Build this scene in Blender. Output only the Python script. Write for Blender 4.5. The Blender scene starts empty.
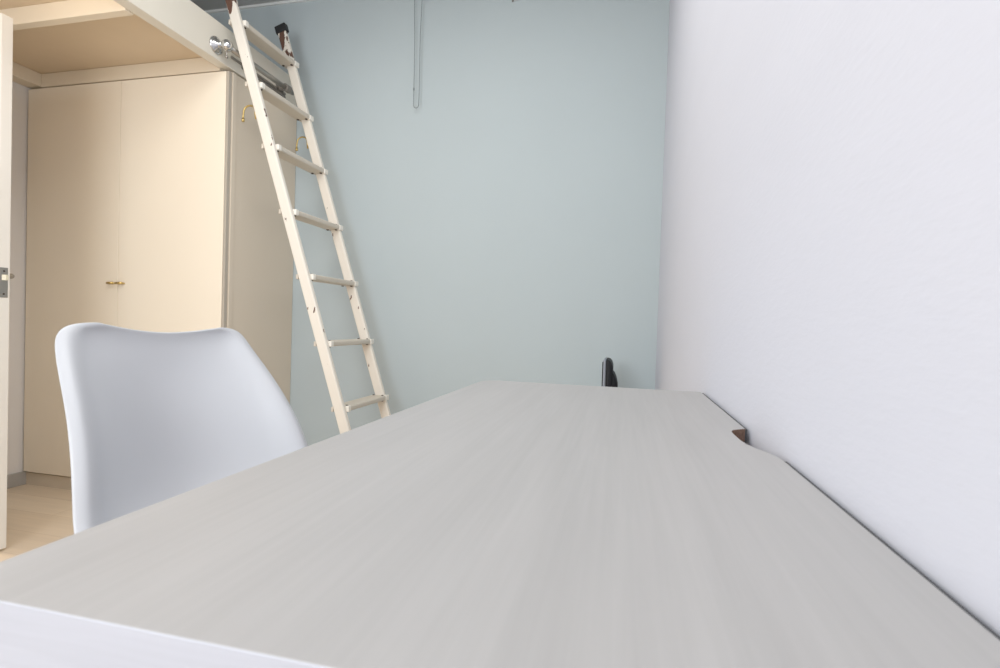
import bpy, bmesh, math, random
from mathutils import Vector, Matrix
random.seed(4)
SC = bpy.context.scene
COL = SC.collection
PI = math.pi

# ------------------------------------------------------------------ materials
def srgb(r, g, b):
    f = lambda c: (c/255/12.92) if c/255 <= .04045 else ((c/255+.055)/1.055)**2.4
    return (f(r), f(g), f(b), 1)

def mat(name, col, rough=.5, metal=0, bump=0, bscale=200, var=0, vscale=8, stretch=(1, 1, 1), spec=.5, coat=0):
    m = bpy.data.materials.new(name); m.use_nodes = True
    nt = m.node_tree; N = nt.nodes; L = nt.links
    b = N['Principled BSDF']
    b.inputs['Base Color'].default_value = col
    b.inputs['Roughness'].default_value = rough
    b.inputs['Metallic'].default_value = metal
    b.inputs['Specular IOR Level'].default_value = spec
    b.inputs['Coat Weight'].default_value = coat
    tc = N.new('ShaderNodeTexCoord'); mp = N.new('ShaderNodeMapping')
    mp.inputs['Scale'].default_value = stretch
    L.new(tc.outputs['Object'], mp.inputs['Vector'])
    if var:
        n = N.new('ShaderNodeTexNoise'); n.inputs['Scale'].default_value = vscale; n.inputs['Detail'].default_value = 5
        L.new(mp.outputs[0], n.inputs['Vector'])
        r = N.new('ShaderNodeMapRange'); r.inputs['From Min'].default_value = .3; r.inputs['From Max'].default_value = .7
        r.inputs['To Min'].default_value = 1-var; r.inputs['To Max'].default_value = 1+var
        L.new(n.outputs['Fac'], r.inputs['Value'])
        v = N.new('ShaderNodeVectorMath'); v.operation = 'SCALE'; v.inputs[0].default_value = col[:3]
        L.new(r.outputs[0], v.inputs['Scale']); L.new(v.outputs[0], b.inputs['Base Color'])
    if bump:
        n2 = N.new('ShaderNodeTexNoise'); n2.inputs['Scale'].default_value = bscale; n2.inputs['Detail'].default_value = 3
        L.new(mp.outputs[0], n2.inputs['Vector'])
        bp = N.new('ShaderNodeBump'); bp.inputs['Strength'].default_value = bump; bp.inputs['Distance'].default_value = .002
        L.new(n2.outputs['Fac'], bp.inputs['Height']); L.new(bp.outputs[0], b.inputs['Normal'])
    return m

M = {}
M['blue'] = mat('painted blue grey wall', srgb(176, 187, 190), .85, bump=.15, bscale=160, var=.012, vscale=2)
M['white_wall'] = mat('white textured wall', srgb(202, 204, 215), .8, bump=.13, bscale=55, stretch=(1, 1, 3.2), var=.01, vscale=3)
M['side_wall'] = mat('plain white wall', srgb(238, 234, 230), .85, bump=.12, bscale=120)
M['ceiling'] = mat('grey ceiling', srgb(172, 175, 175), .9, bump=.1, bscale=120)
M['white_trim'] = mat('white trim paint', srgb(225, 228, 226), .5)
M['grey_base'] = mat('grey baseboard', srgb(176, 172, 166), .55, var=.02)
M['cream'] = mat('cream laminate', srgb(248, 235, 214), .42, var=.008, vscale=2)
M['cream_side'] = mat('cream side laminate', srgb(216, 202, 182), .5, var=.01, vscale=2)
M['loft'] = mat('warm cream painted timber', srgb(232, 217, 193), .5, var=.02, vscale=4, bump=.1, bscale=30)
M['loft_panel'] = mat('tan underside panel', srgb(222, 200, 170), .6, var=.03, vscale=3)
M['fascia'] = mat('ivory fascia paint', srgb(224, 217, 202), .5, var=.015, vscale=4)
M['edge'] = mat('aluminium edge strip', srgb(176, 166, 152), .4)
M['chrome'] = mat('chrome', srgb(205, 205, 205), .13, 1)
M['steel'] = mat('brushed steel', srgb(168, 164, 158), .35, 1)
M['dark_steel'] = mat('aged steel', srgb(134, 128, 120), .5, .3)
M['brass'] = mat('brass', srgb(205, 178, 112), .3, 1)
M['bolt'] = mat('dark bolt metal', srgb(84, 74, 66), .5, .7)
M['strip'] = mat('dark grey strip', srgb(62, 62, 64), .7)  # dark tone for the painted shade between desk and wall
M['rubber'] = mat('black rubber', srgb(22, 23, 26), .6)
M['door'] = mat('white door paint', srgb(232, 226, 216), .45, var=.01)
M['plastic'] = mat('white moulded plastic', srgb(188, 190, 195), .42, var=0)
M['beech'] = mat('beech wood', srgb(205, 170, 125), .5, var=.08, vscale=6, stretch=(6, 6, 1))
M['black'] = mat('black plastic', srgb(18, 19, 23), .6, spec=.25)
M['bolt_cream'] = mat('pale worn metal', srgb(222, 214, 186), .4)
M['gloss_black'] = mat('glossy dark screen', srgb(20, 24, 34), .12)
M['silver'] = mat('silver grey plastic', srgb(130, 136, 146), .4)
M['cord'] = mat('pale grey cord', srgb(122, 130, 131), .6)
M['chip'] = mat('brown chipboard', srgb(112, 84, 68), .9, bump=.8, bscale=600, var=.3, vscale=300)
M['step_tip'] = mat('light step end paint', srgb(240, 234, 222), .45)
M['steps'] = mat('ivory step paint', srgb(206, 196, 180), .5, var=.02, vscale=12)

def desk_mat(name, col, stretch, amt):
    m = bpy.data.materials.new(name); m.use_nodes = True
    nt = m.node_tree; N = nt.nodes; L = nt.links; b = N['Principled BSDF']
    b.inputs['Roughness'].default_value = .42
    tc = N.new('ShaderNodeTexCoord')
    tot = None
    for sc_, st, w in ((9, stretch[0], .5), (34, stretch[1], .5), (3.0, stretch[0], .4)):
        mp = N.new('ShaderNodeMapping'); mp.inputs['Scale'].default_value = st
        n = N.new('ShaderNodeTexNoise'); n.inputs['Scale'].default_value = sc_; n.inputs['Detail'].default_value = 4
        n.inputs['Distortion'].default_value = .25
        L.new(tc.outputs['Object'], mp.inputs['Vector']); L.new(mp.outputs[0], n.inputs['Vector'])
        k = N.new('ShaderNodeMath'); k.operation = 'MULTIPLY_ADD'; k.inputs[1].default_value = w
        L.new(n.outputs['Fac'], k.inputs[0])
        if tot is None: k.inputs[2].default_value = 0
        else: L.new(tot.outputs[0], k.inputs[2])
        tot = k
    r = N.new('ShaderNodeMapRange'); r.inputs['From Min'].default_value = .45; r.inputs['From Max'].default_value = .95
    r.inputs['To Min'].default_value = 1-amt; r.inputs['To Max'].default_value = 1+amt
    L.new(tot.outputs[0], r.inputs['Value'])
    v = N.new('ShaderNodeVectorMath'); v.operation = 'SCALE'; v.inputs[0].default_value = col[:3]
    L.new(r.outputs[0], v.inputs['Scale']); L.new(v.outputs[0], b.inputs['Base Color'])
    bp = N.new('ShaderNodeBump'); bp.inputs['Strength'].default_value = .12; bp.inputs['Distance'].default_value = .001
    L.new(tot.outputs[0], bp.inputs['Height']); L.new(bp.outputs[0], b.inputs['Normal'])
    return m
M['desk'] = desk_mat('pale ash grain laminate', srgb(161, 159, 158), ((5, .3, 5), (6, .18, 6)), .085)
M['desk_edge'] = desk_mat('pale ash edge band', srgb(176, 178, 187), ((.5, .5, 6), (.3, .3, 8)), .10)

# laminate floor planks running along X
def floor_mat():
    m = bpy.data.materials.new('light oak laminate planks'); m.use_nodes = True
    nt = m.node_tree; N = nt.nodes; L = nt.links; b = N['Principled BSDF']; b.inputs['Roughness'].default_value = .45
    tc = N.new('ShaderNodeTexCoord')
    br = N.new('ShaderNodeTexBrick'); br.inputs['Scale'].default_value = 1
    br.inputs['Color1'].default_value = srgb(226, 207, 182); br.inputs['Color2'].default_value = srgb(215, 193, 166)
    br.inputs['Mortar'].default_value = srgb(204, 181, 154); br.inputs['Mortar Size'].default_value = .0015
    br.inputs['Brick Width'].default_value = 1.2; br.inputs['Row Height'].default_value = .16
    L.new(tc.outputs['Object'], br.inputs['Vector'])
    mp = N.new('ShaderNodeMapping'); mp.inputs['Scale'].default_value = (1, 12, 1)
    n = N.new('ShaderNodeTexNoise'); n.inputs['Scale'].default_value = 3; n.inputs['Detail'].default_value = 6
    L.new(tc.outputs['Object'], mp.inputs['Vector']); L.new(mp.outputs[0], n.inputs['Vector'])
    r = N.new('ShaderNodeMapRange'); r.inputs['To Min'].default_value = .86; r.inputs['To Max'].default_value = 1.12
    L.new(n.outputs['Fac'], r.inputs['Value'])
    v = N.new('ShaderNodeVectorMath'); v.operation = 'SCALE'
    L.new(br.outputs['Color'], v.inputs[0]); L.new(r.outputs[0], v.inputs['Scale'])
    L.new(v.outputs[0], b.inputs['Base Color'])
    return m
M['floor'] = floor_mat()

# ladder paint: cream with brown chips (more of them near the top)
def ladder_mat():
    m = bpy.data.materials.new('chipped ivory paint over brown'); m.use_nodes = True
    nt = m.node_tree; N = nt.nodes; L = nt.links; b = N['Principled BSDF']; b.inputs['Roughness'].default_value = .5
    tc = N.new('ShaderNodeTexCoord'); sx = N.new('ShaderNodeSeparateXYZ'); L.new(tc.outputs['Object'], sx.inputs[0])
    offn = N.new('ShaderNodeVectorMath'); offn.operation = 'ADD'; L.new(tc.outputs['Object'], offn.inputs[0]); offn.inputs[1].default_value = (-1.727+.3285*2.277, 2.175, 0); co_out = offn.outputs[0]
    n = N.new('ShaderNodeTexNoise'); n.inputs['Scale'].default_value = 22; n.inputs['Detail'].default_value = 4
    mp = N.new('ShaderNodeMapping'); mp.inputs['Scale'].default_value = (1.6, 1.6, .7); mp.inputs['Location'].default_value = (.31, .2, .1)
    L.new(tc.outputs['Object'], mp.inputs['Vector']); L.new(mp.outputs[0], n.inputs['Vector'])
    g = N.new('ShaderNodeMapRange'); g.inputs['From Min'].default_value = 2.15; g.inputs['From Max'].default_value = 2.40
    g.inputs['To Min'].default_value = 0; g.inputs['To Max'].default_value = .33
    L.new(sx.outputs['Z'], g.inputs['Value'])
    a = N.new('ShaderNodeMath'); a.operation = 'ADD'; L.new(n.outputs['Fac'], a.inputs[0]); L.new(g.outputs[0], a.inputs[1])
    t = N.new('ShaderNodeMapRange'); t.inputs['From Min'].default_value = .69; t.inputs['From Max'].default_value = .70
    L.new(a.outputs[0], t.inputs['Value'])
    tot = t
    for (px, py, pz, rad) in ((-1.728, 1.966, 2.262, .016), (-1.724, 1.966, 2.235, .009), (-1.640, 1.966, 2.035, .005), (-1.632, 1.966, 2.028, .004), (-1.743, 1.966, 2.30, .02)):
        sb = N.new('ShaderNodeVectorMath'); sb.operation = 'SUBTRACT'; L.new(co_out, sb.inputs[0]); sb.inputs[1].default_value = (px, py, pz)
        scl = N.new('ShaderNodeVectorMath'); scl.operation = 'MULTIPLY'; L.new(sb.outputs[0], scl.inputs[0]); scl.inputs[1].default_value = (1, 1, .5)
        ln = N.new('ShaderNodeVectorMath'); ln.operation = 'LENGTH'; L.new(scl.outputs[0], ln.inputs[0])
        wob = N.new('ShaderNodeMath'); wob.operation = 'MULTIPLY_ADD'; wob.inputs[1].default_value = rad*1.6; wob.inputs[2].default_value = -rad*.8
        L.new(n.outputs['Fac'], wob.inputs[0])
        ad = N.new('ShaderNodeMath'); ad.operation = 'ADD'; L.new(ln.outputs['Value'], ad.inputs[0]); L.new(wob.outputs[0], ad.inputs[1])
        lt = N.new('ShaderNodeMath'); lt.operation = 'LESS_THAN'; lt.inputs[1].default_value = rad; L.new(ad.outputs[0], lt.inputs[0])
        mxm = N.new('ShaderNodeMath'); mxm.operation = 'MAXIMUM'; L.new(tot.outputs[0], mxm.inputs[0]); L.new(lt.outputs[0], mxm.inputs[1]); tot = mxm
    t = tot
    mx = N.new('ShaderNodeMix'); mx.data_type = 'RGBA'
    mx.inputs['A'].default_value = srgb(232, 224, 211); mx.inputs['B'].default_value = srgb(92, 62, 48)
    L.new(t.outputs[0], mx.inputs['Factor']); L.new(mx.outputs['Result'], b.inputs['Base Color'])
    return m
M['ladder'] = ladder_mat()

# ------------------------------------------------------------------ helpers
def tag(o, label=None, cat=None, group=None, kind=None):
    if label: o['label'] = label
    if cat: o['category'] = cat
    if group: o['group'] = group
    if kind: o['kind'] = kind
    return o

def empty(name, loc, label, cat, group=None):
    o = bpy.data.objects.new(name, None); COL.objects.link(o); o.location = loc
    o.empty_display_size = .1
    return tag(o, label, cat, group)

def link(name, bm, m, parent=None, smooth=False, bevel=0, seg=2, sub=0, solid=0):
    me = bpy.data.meshes.new(name)
    bmesh.ops.recalc_face_normals(bm, faces=bm.faces)
    bm.to_mesh(me); bm.free()
    ms = m if isinstance(m, (list, tuple)) else [m]
    for q in ms: me.materials.append(q)
    o = bpy.data.objects.new(name, me); COL.objects.link(o)
    if parent is not None:
        o.parent = parent
        off = Vector(parent.location)
        pp = parent.parent
        while pp is not None: off += Vector(pp.location); pp = pp.parent
        me.transform(Matrix.Translation(-off))
    if solid:
        md = o.modifiers.new('s', 'SOLIDIFY'); md.thickness = solid; md.offset = 0
    if bevel:
        md = o.modifiers.new('b', 'BEVEL'); md.width = bevel; md.segments = seg; md.limit_method = 'ANGLE'; md.angle_limit = .6
        md.harden_normals = False
    if sub:
        md = o.modifiers.new('u', 'SUBSURF'); md.levels = sub; md.render_levels = sub
    if smooth:
        for p in me.polygons: p.use_smooth = True
    return o

def box(bm, x0, x1, y0, y1, z0, z1, mi=0):
    v = [bm.verts.new(p) for p in ((x0,y0,z0),(x1,y0,z0),(x1,y1,z0),(x0,y1,z0),(x0,y0,z1),(x1,y0,z1),(x1,y1,z1),(x0,y1,z1))]
    for f in ((0,3,2,1),(4,5,6,7),(0,1,5,4),(1,2,6,5),(2,3,7,6),(3,0,4,7)):
        q = bm.faces.new([v[i] for i in f]); q.material_index = mi
    return bm

def B(*a):
    return box(bmesh.new(), *a)

def hexa(bm, pts):
    v = [bm.verts.new(p) for p in pts]
    for f in ((0,3,2,1),(4,5,6,7),(0,1,5,4),(1,2,6,5),(2,3,7,6),(3,0,4,7)): bm.faces.new([v[i] for i in f])
    return bm

def tube(bm, pts, r, n=12, caps=True):
    pts = [Vector(p) for p in pts]; rs = r if isinstance(r, (list, tuple)) else [r]*len(pts)
    rings = []; prev = None
    for i, p in enumerate(pts):
        d = (pts[min(i+1, len(pts)-1)]-pts[max(i-1, 0)]).normalized()
        if prev is None:
            a = Vector((0, 0, 1)) if abs(d.z) < .9 else Vector((1, 0, 0))
        else: a = prev
        s = d.cross(a).normalized(); t = s.cross(d).normalized(); prev = t
        rings.append([bm.verts.new(p+(s*math.cos(2*PI*k/n)+t*math.sin(2*PI*k/n))*rs[i]) for k in range(n)])
    for a, b in zip(rings[:-1], rings[1:]):
        for k in range(n): bm.faces.new((a[k], a[(k+1) % n], b[(k+1) % n], b[k]))
    if caps: bm.faces.new(rings[0][::-1]); bm.faces.new(rings[-1])
    return bm

def lathe(bm, c, axis, prof, n=28):   # prof: (distance along axis, radius)
    ax = Vector(axis).normalized(); c = Vector(c)
    return tube(bm, [c+ax*d for d, r in prof], [max(r, .0002) for d, r in prof], n)

def prism(bm, outline, z0, z1):
    a = [bm.verts.new((x, y, z0)) for x, y in outline]; b = [bm.verts.new((x, y, z1)) for x, y in outline]
    n = len(outline)
    bm.faces.new(a[::-1]); bm.faces.new(b)
    for i in range(n): bm.faces.new((a[i], a[(i+1) % n], b[(i+1) % n], b[i]))
    return bm

def struct(name, bm, m, **k):
    return tag(link(name, bm, m, **k), kind='structure')

# ------------------------------------------------------------------ room shell
XL, XR, YB, YR, ZC = -2.960, .1545, 2.528, -1.35, 2.62
DY0, DY1, DZ = .62, 1.44, 2.0          # doorway in the left wall
XH = XL-1.3                             # hallway beyond the doorway
WX0, WX1, WZ0, WZ1 = -1.72, -.32, .80, 2.30
struct('floor', B(XL-.12, XR+.1, YR-.15, YB+.1, -.05, 0), M['floor'])
struct('ceiling', B(XL-.12, XR+.1, YR-.15, YB+.1, ZC, ZC+.05), M['ceiling'])
struct('wall_back', B(XL-.12, XR+.1, YB, YB+.1, 0, ZC), M['blue'])
struct('wall_right', B(XR, XR+.1, YR-.15, YB, 0, ZC), M['white_wall'])
bm = bmesh.new()
box(bm, XL-.12, XL, YR-.15, DY0, 0, ZC); box(bm, XL-.12, XL, DY1, YB, 0, ZC); box(bm, XL-.12, XL, DY0, DY1, DZ, ZC)
struct('wall_left', bm, M['side_wall'])
bm = bmesh.new()
box(bm, XL, WX0, YR-.15, YR, 0, ZC); box(bm, WX1, XR, YR-.15, YR, 0, ZC)
box(bm, WX0, WX1, YR-.15, YR, 0, WZ0); box(bm, WX0, WX1, YR-.15, YR, WZ1, ZC)
struct('wall_front', bm, M['side_wall'])
bm = bmesh.new()
box(bm, XH-.05, XH, DY0-.4, DY1+.4, 0, ZC); box(bm, XH, XL-.12, DY0-.45, DY0-.4, 0, ZC); box(bm, XH, XL-.12, DY1+.4, DY1+.45, 0, ZC)
struct('wall_hallway', bm, M['side_wall'])
struct('floor_hallway', B(XH-.05, XL-.12, DY0-.45, DY1+.45, -.05, 0), M['floor'])
struct('ceiling_hallway', B(XH-.05, XL-.12, DY0-.45, DY1+.45, ZC, ZC+.05), M['ceiling'])
# trims
struct('trim_1', B(XL, XR, YB-.010, YB, ZC-.012, ZC), M['white_trim'])
struct('baseboard_left', B(XL, XL+.013, 1.50, 2.09, 0, .068), M['grey_base'], bevel=.003)
struct('baseboard_back', B(-1.765, XR, YB-.013, YB, 0, .068), M['grey_base'], bevel=.003)
struct('baseboard_right', B(XR-.0045, XR, YR, YB-.013, 0, .068), M['grey_base'])
bm = bmesh.new()
box(bm, XL-.125, XL+.012, DY0-.06, DY0, 0, DZ+.06); box(bm, XL-.125, XL+.012, DY1, DY1+.05, 0, DZ+.06)
box(bm, XL-.125, XL+.012, DY0, DY1, DZ, DZ+.06)
struct('trim_2', bm, M['white_trim'], bevel=.003)
# window behind the camera
w = tag(empty('window_1', ((WX0+WX1)/2, YR, WZ0), None, None), kind='structure')
bm = bmesh.new()
for a in ((WX0, WX0+.05), (WX1-.05, WX1), ((WX0+WX1)/2-.03, (WX0+WX1)/2+.03)): box(bm, a[0], a[1], YR-.10, YR-.04, WZ0, WZ1)
box(bm, WX0, WX1, YR-.10, YR-.04, WZ0, WZ0+.05); box(bm, WX0, WX1, YR-.10, YR-.04, WZ1-.05, WZ1)
link('window_frame', bm, M['white_trim'], w, bevel=.004)
link('window_sill', B(WX0-.04, WX1+.04, YR-.04, YR+.10, WZ0-.03, WZ0), M['white_trim'], w, bevel=.005)

# ------------------------------------------------------------------ open door
dr = tag(empty('door_1', (XL+.04, 1.44, 0), None, None), kind='structure')
link('door_leaf', B(XL+.03, -2.201, 1.418, 1.457, .008, 1.954), M['door'], dr, bevel=.003)
lp = link('latch_plate', B(-2.2015, -2.1995, 1.423, 1.449, .937, 1.046), M['steel'], dr, bevel=.0008)
link('latch_bolt', hexa(bmesh.new(), [(-2.201,1.428,1.000),(-2.190,1.436,1.000),(-2.190,1.444,1.000),(-2.201,1.444,1.000),
                                     (-2.201,1.428,1.020),(-2.190,1.436,1.020),(-2.190,1.444,1.020),(-2.201,1.444,1.020)]), M['bolt_cream'], lp)
for z in (.950, 1.033):
    link('screw', lathe(bmesh.new(), (-2.200, 1.436, z), (1, 0, 0), [(0, .0038), (.0012, .0034), (.0013, 0)], 12), M['bolt'], lp)
for s, y in ((-1, 1.418), (1, 1.457)):
    bm = bmesh.new()
    lathe(bm, (-2.262, y, 1.02), (0, s, 0), [(0, .025), (.006, .025), (.008, .010), (.045, .010)], 20)
    tube(bm, [(-2.262, y+s*.045, 1.02), (-2.285, y+s*.050, 1.02), (-2.37, y+s*.050, 1.02)], .009, 12)
    link('door_handle', bm, M['steel'], dr, smooth=True)

# ------------------------------------------------------------------ wardrobe
WF, WT, WXR, WXL = 2.022, 2.004, -1.770, -2.952
wd = empty('wardrobe', ((WXL+WXR)/2, 2.27, 0), 'tall cream wardrobe with two plain doors under the loft platform', 'wardrobe')
bm = bmesh.new()
box(bm, WXR-.020, WXR, WF+.022, YB-.002, .0, WT); box(bm, WXL, WXL+.018, WF+.022, YB-.002, .0, WT)
box(bm, WXL+.018, WXR-.020, WF+.022, YB-.002, WT-.018, WT); box(bm, WXL+.018, WXR-.020, WF+.022, YB-.002, .065, .083)
box(bm, WXL+.018, WXR-.020, YB-.008, YB-.002, .083, WT-.018)
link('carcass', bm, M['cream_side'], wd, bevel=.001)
SM = -2.372
for k, (a, b_) in enumerate(((WXL+.002, SM-.0012), (SM+.0012, WXR-.014))):
    d = link('door', B(a, b_, WF, WF+.019, .070, WT-.004), M['cream'], wd, bevel=.0012)
    kx = (-2.418, -2.366)[k] if k else -2.420
    kx = SM-.048 if k == 0 else SM+.006
    bm = bmesh.new()
    tube(bm, [(kx, WF, 1.035), (kx, WF-.012, 1.035)], .004, 10)
    tube(bm, [(kx-.0, WF-.014, 1.035), (kx+.034, WF-.014, 1.035)], .0062, 12)
    tube(bm, [(kx+.034, WF, 1.035), (kx+.034, WF-.012, 1.035)], .004, 10)
    tag(link('handle', bm, M['brass'], d, smooth=True), 'small brass handle')
link('corner_strip', B(WXR-.011, WXR, WF+.001, WF+.020, .070, WT-.004), M['edge'], wd, bevel=.001)
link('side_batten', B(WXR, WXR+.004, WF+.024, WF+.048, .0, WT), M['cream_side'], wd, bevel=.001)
link('plinth', B(WXL+.004, WXR-.022, WF+.012, WF+.0215, 0, .062), M['cream_side'], wd)

# ------------------------------------------------------------------ loft platform
Z0, Z1 = 2.015, 2.182
lf = empty('loft_platform', (-2.36, 1.54, 2.0), 'cream timber loft bed platform over the wardrobe with ladder rail', 'loft bed')
link('fascia_beam', B(-1.824, -1.770, .45, YB-.002, Z0, Z1), M['fascia'], lf, bevel=.003)
link('wall_beam', B(XL+.002, XL+.085, .45, YB-.002, Z0-.004, 2.074), M['loft'], lf, bevel=.002)
for y in (.45, 1.010, 1.565): link('cross_joist', B(XL+.085, -1.824, y, y+.035, Z0-.006, 2.075), M['loft'], lf, bevel=.002)
link('rear_joist', B(XL+.085, -1.824, 2.026, 2.062, Z0-.008, 2.074), M['loft'], lf, bevel=.002)
link('platform_panel', B(XL+.004, -1.824, .45, YB-.002, 2.075, 2.095), M['loft_panel'], lf)

# ------------------------------------------------------------------ chrome rail on the fascia
rl = empty('ladder_rail', (-1.72, 2.15, 2.06), 'chrome and steel ladder rail mounted along the loft fascia', 'rail')
fy, fz = 1.943, 2.072
bm = bmesh.new()
lathe(bm, (-1.770, fy, fz), (1, 0, 0), [(0, .037), (.004, .037), (.007, .033), (.010, .027), (.013, .025), (.018, .018), (.022, .013), (.035, .011)], 36)
link('flange', bm, M['chrome'], rl, smooth=True)
bm = bmesh.new(); bmesh.ops.create_uvsphere(bm, u_segments=28, v_segments=18, radius=.0255, matrix=Matrix.Translation((-1.724, fy+.012, fz)))
link('end_ball', bm, M['chrome'], rl, smooth=True)
bm = bmesh.new(); tube(bm, [(-1.724, fy+.012, fz-.02), (-1.724, fy+.012, fz-.046)], .003, 10); tube(bm, [(-1.724, fy+.012, fz-.044), (-1.724, fy+.012, fz-.052)], .006, 10)
link('set_screw', bm, M['steel'], rl, smooth=True)
bm = tube(bmesh.new(), [(-1.724, fy+.03, fz), (-1.724, 2.42, fz-.002)], .0125, 16)
link('bar', bm, M['steel'], rl, smooth=True)
bm = bmesh.new(); box(bm, -1.770, -1.764, 2.03, 2.42, fz-.012, fz-.001); box(bm, -1.770, -1.765, 2.10, 2.42, fz-.026, fz-.018); box(bm, -1.770, -1.7685, 2.10, 2.42, fz-.018, fz-.012)
link('guide_strip', bm, M['dark_steel'], rl, bevel=.001)
bm = bmesh.new(); box(bm, -1.770, -1.764, 2.345, 2.395, fz-.026, fz+.016); box(bm, -1.764, -1.724, 2.36, 2.38, fz-.010, fz+.010)
lathe(bm, (-1.724, 2.352, fz), (0, 1, 0), [(0, .012), (.001, .019), (.037, .019), (.038, .012)], 18)
link('wall_bracket', bm, M['dark_steel'], rl, bevel=.001)

# ------------------------------------------------------------------ ladder
def lx(z): return -1.727+.3285*(2.277-z)
YN, YF, TH = 1.980, 2.366, .0115
ld = empty('ladder', (lx(0), (YN+YF)/2, 0), 'narrow ivory painted loft ladder with chipped paint leaning on the loft rail', 'ladder')
ZT = 2.385
dirv = Vector((-.3245, 0, 1)).normalized(); perp = Vector((1, 0, .3245)).normalized()
def along(z, off=0): return Vector((lx(z), 0, z))+perp*off
def rail_piece(bm, y, za, zb, hw, th):
    a = along(za); b_ = along(zb)
    pts = []
    for p in (a, b_):
        for (s, t) in ((-1, -1), (1, -1), (1, 1), (-1, 1)):
            q = p+perp*hw*s; pts.append((q.x, y+th*t, q.z))
    return hexa(bm, pts)
for y in (YN, YF):
    r_ = link('side_rail', rail_piece(bmesh.new(), y, .020, ZT, .0235, TH), M['ladder'], ld, bevel=.006, seg=3)
    tag(link('top_cap', rail_piece(bmesh.new(), y, ZT-.034, ZT+.006, .031, TH+.003), M['rubber'], r_, bevel=.004), 'black rubber end cap')
    link('foot_cap', rail_piece(bmesh.new(), y, .012, .055, .031, TH+.003), M['rubber'], r_, bevel=.004)
    # brass hook at the back of the rail
    hx = lx(1.80)-.024; hz = 1.787
    bm = bmesh.new()
    pts = [(hx+.004, y, hz-.03), (hx, y, hz)]
    for k in range(13):
        a = PI*k/12; pts.append((hx-.029+.029*math.cos(a), y, hz+.004+.026*math.sin(a)))
    pts += [(hx-.060, y, hz-.012), (hx-.060, y, hz-.026)]
    tube(bm, pts, .0038, 10); tube(bm, [(hx-.060, y, hz-.024), (hx-.060, y, hz-.038)], .0065, 10)
    tag(link('hook', bm, M['brass'], r_, smooth=True), 'curved brass hook')
def make_step(z):
    xf = lx(z)+.037; xb = lx(z)-.040; t = .023
    bm = bmesh.new()
    y0, y1 = YN+TH-.001, YF-TH+.001
    # board with lips that reach in front of both rails
    out = [(xb, y0), (xf-.012, y0), (xf-.012, YN-.002), (xf-.006, YN-.008+.004), (xf, YN+.002), (xf, YF+.006), (xf-.006, YF+.012), (xf-.012, YF+.010), (xf-.012, y1), (xb, y1)]
    out = [(xb, y0), (xf, y0), (xf, y1), (xb, y1)]
    prism(bm, out, z-t, z)
    s = link('step', bm, M['steps'], ld, bevel=.007, seg=3)
    for y in (YN+TH+.014, YF-TH-.014):
        for x in (xf-.014, xb+.016):
            link('bolt', lathe(bmesh.new(), (x, y, z), (0, 0, 1), [(-.001, .0055), (.0025, .0055), (.004, .003), (.0041, 0)], 10), M['bolt'], s)
            link('bolt', lathe(bmesh.new(), (x, y, z-t), (0, 0, -1), [(-.001, .0065), (.003, .0065), (.005, .004), (.0051, 0)], 10), M['bolt'], s)
    for y in (YN, YF):   # bracket blocks lapping over the rails
        yy = (y-TH-.002, y+TH+.002)
        link('step_bracket', B(xf-.014, xf+.003, *((YN+TH-.002, YN+TH+.020) if y == YN else (YF-TH-.006, YF+TH+.004)), z-t-.001, z+.001), M['step_tip'], s, bevel=.003)
        link('step_bracket', B(xb+.010, xb+.020, yy[0], yy[1], z-t-.001, z-.003), M['steps'], s, bevel=.003)
for z in (2.197, 1.920, 1.647, 1.364, 1.086, .802, .530, .255): make_step(z)

# ------------------------------------------------------------------ desk
DX0, DX1, DN, DF, DZT, DT = -.275, .1470, .1552, 1.040, .7833, .036
dk = empty('desk', ((DX0+DX1)/2, (DN+DF)/2, 0), 'long white desk with pale wood grain pushed against right wall', 'desk')
def arc(cx, cy, r, a0, a1, n=5): return [(cx+r*math.cos(math.radians(a0+(a1-a0)*i/n)), cy+r*math.sin(math.radians(a0+(a1-a0)*i/n))) for i in range(n+1)]
rc = .014
out = arc(DX0+rc, DN+rc, rc, 180, 270)+[(DX1, DN)]
out += [(DX1, .528), (DX1-.0018, .540), (DX1-.006, .552), (DX1-.0125, .566), (DX1-.0175, .583), (DX1-.0200, .605), (DX1-.0205, .640), (DX1-.0195, .652), (DX1-.016, .662), (DX1, .676)]
out += [(DX1, DF-.0), ] + arc(DX0+.035, DF-.035, .035, 90, 180, 8)
bm = prism(bmesh.new(), out, DZT-DT, DZT)
bm.normal_update()
for f in bm.faces:
    c = f.calc_center_median()
    if abs(f.normal.z) < .5:
        f.material_index = 1
        if c.x > DX1-.021 and .53 < c.y < .68: f.material_index = 2
link('desktop', bm, [M['desk'], M['desk_edge'], M['chip']], dk, bevel=.0008, seg=2)
for y0 in (DN+.020, DF-.060):
    for x0 in (DX0+.03, DX1-.075):
        link('leg', B(x0, x0+.04, y0, y0+.04, 0, DZT-DT), M['desk_edge'], dk, bevel=.003)
bm = bmesh.new()
box(bm, DX0+.035, DX0+.055, DN+.06, DF-.06, DZT-DT-.07, DZT-DT); box(bm, DX1-.06, DX1-.04, DN+.06, DF-.06, DZT-DT-.07, DZT-DT)
box(bm, DX0+.07, DX1-.075, DN+.03, DN+.05, DZT-DT-.07, DZT-DT); box(bm, DX0+.07, DX1-.075, DF-.05, DF-.03, DZT-DT-.07, DZT-DT)
link('apron', bm, M['desk_edge'], dk, bevel=.001)

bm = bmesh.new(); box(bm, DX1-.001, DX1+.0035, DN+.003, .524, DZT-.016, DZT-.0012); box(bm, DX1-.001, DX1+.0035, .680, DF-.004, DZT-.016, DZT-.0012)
tag(link('gap_shade_strip', bm, M['strip'], dk, bevel=.0005), 'dark grey strip painted as shade in the wall gap')  # added strip, its dark colour stands in for shade in the gap

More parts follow.
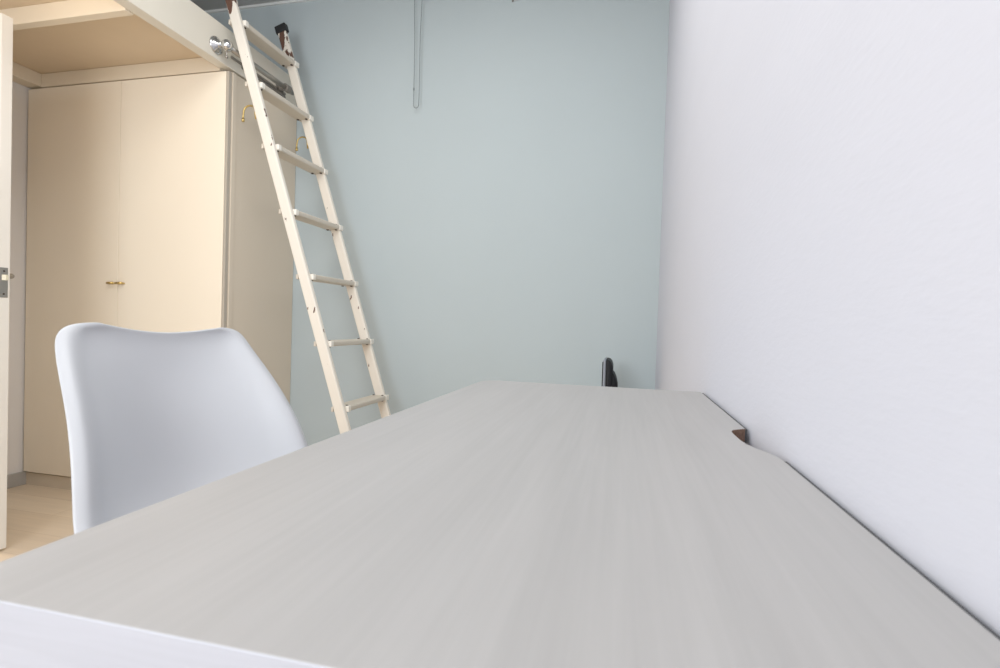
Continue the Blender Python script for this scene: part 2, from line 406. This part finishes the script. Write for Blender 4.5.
# ------------------------------------------------------------------ chair
CX, CY, TH_ = -.974, .943, .232
fw = Vector((math.cos(TH_), -math.sin(TH_), 0)); sd = Vector((math.sin(TH_), math.cos(TH_), 0))
ch = empty('shell_chair', (CX+fw.x*.22, CY+fw.y*.22, 0), 'white moulded plastic shell chair turned towards the desk', 'chair')
# rows: (edge z, half width, edge forward x, centre z, centre forward x)
rows = [(.873,.128,-.002,.857,-.012),(.871,.160,-.004,.853,-.012),(.865,.185,-.004,.846,-.013),(.850,.200,.002,.832,-.014),(.828,.208,.014,.812,-.012),
        (.768,.219,.062,.758,-.004),(.708,.228,.110,.700,.012),(.628,.242,.158,.620,.034),(.560,.250,.180,.545,.060),(.520,.256,.202,.490,.100),
        (.500,.256,.250,.460,.170),(.490,.246,.330,.450,.260),(.480,.225,.430,.450,.350),(.466,.200,.475,.452,.430),(.455,.165,.495,.450,.470),(.448,.12,.500,.446,.490)]
US = [-1,-.965,-.92,-.86,-.76,-.62,-.42,-.2,0,.2,.42,.62,.76,.86,.92,.965,1]
def sprof(u):
    a = abs(u)
    if a < .88: return (a/.88)**2.6
    return 1-.55*((a-.88)/.12)**1.5
bm = bmesh.new(); G = []
for i, (ze, w_, xe, zc, xc) in enumerate(rows):
    row = []
    lip = min(1, i/4.) if i < 8 else max(0, 1-(i-8)/4.)
    for u in US:
        s0 = min(1., (abs(u)/.9))**2.1
        s = s0*(1-lip)+sprof(u)*lip if i < 12 else s0
        x = xc+(xe-xc)*s0+.012*lip*(max(0, 1-((abs(u)-.88)/.12)**2)*s0 if i < 12 else 0)
        z = zc+(ze-zc)*(abs(u)**1.8)
        p = Vector((CX, CY, 0))+fw*x+sd*(w_*u*((.955 if 0 < i < 5 else .985 if i == 5 else 1) if u > 0 else 1)); row.append(bm.verts.new((p.x, p.y, z-.004*u)))
    G.append(row)
for a, b_ in zip(G[:-1], G[1:]):
    for k in range(len(US)-1): bm.faces.new((a[k], a[k+1], b_[k+1], b_[k]))
link('seat_shell', bm, M['plastic'], ch, smooth=True, solid=.006, sub=2)
def cp(x, y, z): q = Vector((CX, CY, 0))+fw*x+sd*y; return (q.x, q.y, z)
bm = bmesh.new()
tube(bm, [cp(.13, -.12, .435), cp(.37, .12, .435)], .011, 10); tube(bm, [cp(.13, .12, .435), cp(.37, -.12, .435)], .011, 10)
box(bm, -.06, .06, -.06, .06, 0, .0001)
bm.verts.ensure_lookup_table()
for v in bm.verts[-8:]:
    q = cp(.25+v.co.x, v.co.y, .438+(.016 if v.co.z > 0 else 0)); v.co = q
link('under_frame', bm, M['black'], ch)
for sx in (-1, 1):
    for sy in (-1, 1):
        link('leg', tube(bmesh.new(), [cp(.25+sx*.11, sy*.11, .432), cp(.25+sx*.155, sy*.155, .24), cp(.25+sx*.205, sy*.205, .001)], [.019, .016, .011], 14), M['beech'], ch, smooth=True)

# ------------------------------------------------------------------ blind cord loop on back wall
cd = empty('blind_cord', (-1.07, YB-.03, 1.985), 'thin pale looped cord hanging from the ceiling in front of back wall', 'cord')
yk = YB-.030
pl = [(-1.092, yk, ZC-.012), (-1.088, yk, 2.50), (-1.083, yk, 2.35), (-1.080, yk, 2.2), (-1.079, yk, 2.04), (-1.078, yk, 2.000)]
loop = [(-1.0645+.0135*math.cos(PI+PI*k/10), yk, 1.998+.016*math.sin(PI+PI*k/10)) for k in range(1, 10)]
pr = [(-1.051, yk, 2.000), (-1.050, yk, 2.05), (-1.051, yk, 2.2), (-1.053, yk, 2.35), (-1.049, yk, 2.50), (-1.047, yk, ZC-.012)]
link('cord_loop', tube(bmesh.new(), pl+loop+pr, .0019, 8), M['cord'], cd, smooth=True)
link('cord_joiner', tube(bmesh.new(), [(-1.0795, yk, 2.072), (-1.0792, yk, 2.084)], .004, 10), M['cord'], cd, smooth=True)
link('ceiling_clip', B(-1.105, -1.034, yk-.012, yk+.012, ZC-.014, ZC), M['white_trim'], cd, bevel=.003)

# small white clip high on the back wall
cl = empty('wall_clip', (-.565, YB, 2.50), 'tiny white clip high on the blue grey back wall', 'clip')
link('clip_body', B(-.578, -.548, YB-.014, YB, 2.484, 2.53), M['white_trim'], cl, bevel=.004)
link('clip_shadow', tube(bmesh.new(), [(-.583, YB-.008, 2.478), (-.583, YB-.008, 2.52)], .004, 8), M['dark_steel'], cl)  # dark piece standing in for the shadow at the clip's left side

# ------------------------------------------------------------------ monitor on a low cabinet beyond the desk
cab = empty('low_cabinet', (-.04, 2.28, 0), 'low white cabinet behind the desk under the black monitor', 'cabinet')
bm = bmesh.new()
box(bm, -.26, .140, 2.07, 2.09, 0, .452); box(bm, -.26, .140, 2.48, 2.50, 0, .452)
box(bm, -.26, .140, 2.09, 2.48, .05, .07); box(bm, .132, .140, 2.09, 2.48, .07, .452)
link('carcass', bm, M['door'], cab, bevel=.001)
link('top_panel', B(-.275, .143, 2.06, 2.508, .452, .470), M['door'], cab, bevel=.002)
d = link('door', B(-.278, -.261, 2.075, 2.495, .055, .448), M['door'], cab, bevel=.001)
link('knob', lathe(bmesh.new(), (-.278, 2.12, .33), (-1, 0, 0), [(0, .006), (.012, .006), (.014, .012), (.022, .012), (.025, .004)], 18), M['steel'], d, smooth=True)
tv = empty('monitor', (-.05, 2.27, .47), 'small black monitor seen edge on beyond the far end of the desk', 'monitor')
y0, y1 = 2.165, 2.36
link('screen', B(-.0775, -.0735, y0+.008, y1-.008, .528, .756), M['gloss_black'], tv, bevel=.001)
link('bezel', B(-.0735, -.062, y0, y1, .518, .766), M['silver'], tv, bevel=.005, seg=3)
def yz_loft(bm, secs):   # sections (x, y0, y1, z0, z1) -> rounded box tapering in X
    rings = []
    for x, a, b_, c, d_ in secs:
        rr = .012; pts = []
        for (cy_, cz_, a0) in ((b_-rr, d_-rr, 0), (a+rr, d_-rr, 90), (a+rr, c+rr, 180), (b_-rr, c+rr, 270)):
            for k in range(4):
                t = math.radians(a0+30*k); pts.append((x, cy_+rr*math.cos(t), cz_+rr*math.sin(t)))
        rings.append([bm.verts.new(p) for p in pts])
    n = len(rings[0])
    for a, b_ in zip(rings[:-1], rings[1:]):
        for k in range(n): bm.faces.new((a[k], a[(k+1) % n], b_[(k+1) % n], b_[k]))
    bm.faces.new(rings[0][::-1]); bm.faces.new(rings[-1])
    return bm
link('back_cover', yz_loft(bmesh.new(), [(-.062, y0, y1, .518, .766), (-.050, y0+.001, y1-.002, .520, .764), (-.041, y0+.002, y1-.01, .524, .756), (-.035, y0+.003, y1-.02, .530, .738)]), M['black'], tv, smooth=True)
link('rear_housing', yz_loft(bmesh.new(), [(-.038, y0+.006, y1-.02, .54, .715), (-.028, y0+.008, y1-.03, .545, .706), (-.020, y0+.010, y1-.05, .55, .690), (-.013, y0+.012, y1-.07, .56, .665)]), M['black'], tv, smooth=True)
link('stand_neck', B(-.062, -.042, 2.25, 2.31, .478, .545), M['black'], tv, bevel=.004)
link('stand_foot', prism(bmesh.new(), [(-.05+.09*math.cos(2*PI*k/32), 2.28+.11*math.sin(2*PI*k/32)) for k in range(32)], .470, .480), M['black'], tv, bevel=.002)

# ------------------------------------------------------------------ light
def area(name, loc, rot, sx, sy, power, col):
    l = bpy.data.lights.new(name, 'AREA'); l.shape = 'RECTANGLE'; l.size = sx; l.size_y = sy; l.energy = power; l.color = col
    o = bpy.data.objects.new(name, l); COL.objects.link(o); o.location = loc; o.rotation_euler = rot
    return o
area('window_daylight', ((WX0+WX1)/2, YR-.02, (WZ0+WZ1)/2), (PI/2, 0, 0), WX1-WX0-.1, WZ1-WZ0-.1, 36, (.86, .93, 1))
area('ceiling_fill_light', (-.75, .95, ZC-.03), (0, 0, 0), 1.1, 1.1, 23, (1, .985, .955))  # added overhead fill
area('hallway_fill_light', (XL-.7, 1.0, ZC-.03), (0, 0, 0), .5, .5, 26, (1, .94, .88))  # added fill coming in through the doorway, source invented
pl_ = bpy.data.lights.new('rear_fill_light', 'POINT'); pl_.energy = 24; pl_.color = (1, .92, .82); pl_.shadow_soft_size = .25  # added warm fill behind the camera, no lamp stands there
po = bpy.data.objects.new('rear_fill_light', pl_); COL.objects.link(po); po.location = (-.85, -.60, 1.35)
p2 = bpy.data.lights.new('loft_fill_light', 'POINT'); p2.energy = 1.9; p2.color = (1, .93, .83); p2.shadow_soft_size = .07  # added fill without a fixture, brightens the left wardrobe door
q2 = bpy.data.objects.new('loft_fill_light', p2); COL.objects.link(q2); q2.location = (-1.93, 1.15, 1.93)
wl = bpy.data.worlds.new('World'); SC.world = wl; wl.use_nodes = True
wl.node_tree.nodes['Background'].inputs['Color'].default_value = (.75, .87, 1, 1)
wl.node_tree.nodes['Background'].inputs['Strength'].default_value = 1.0

# ------------------------------------------------------------------ camera
cam = bpy.data.cameras.new('camera'); co = bpy.data.objects.new('camera', cam); COL.objects.link(co)
r = Vector((0.97274462, 0.22966319, 0.03197985)); u = Vector((-0.03572533, 0.01216806, 0.99928757)); f = Vector((-0.22911044, 0.97319410, -0.02004121))
mm = Matrix((r, u, -f)).transposed().to_4x4(); mm.translation = (0, 0, .9); co.matrix_world = mm
cam.sensor_width = 36; cam.lens = 521.56/1000*36; cam.clip_start = .01
cam.dof.use_dof = True; cam.dof.focus_distance = 1.6; cam.dof.aperture_fstop = 14
SC.camera = co
SC.view_settings.view_transform = 'Standard'
SC.view_settings.exposure = 0
SC.view_settings.gamma = 1.12
SC.cycles.use_denoising = True
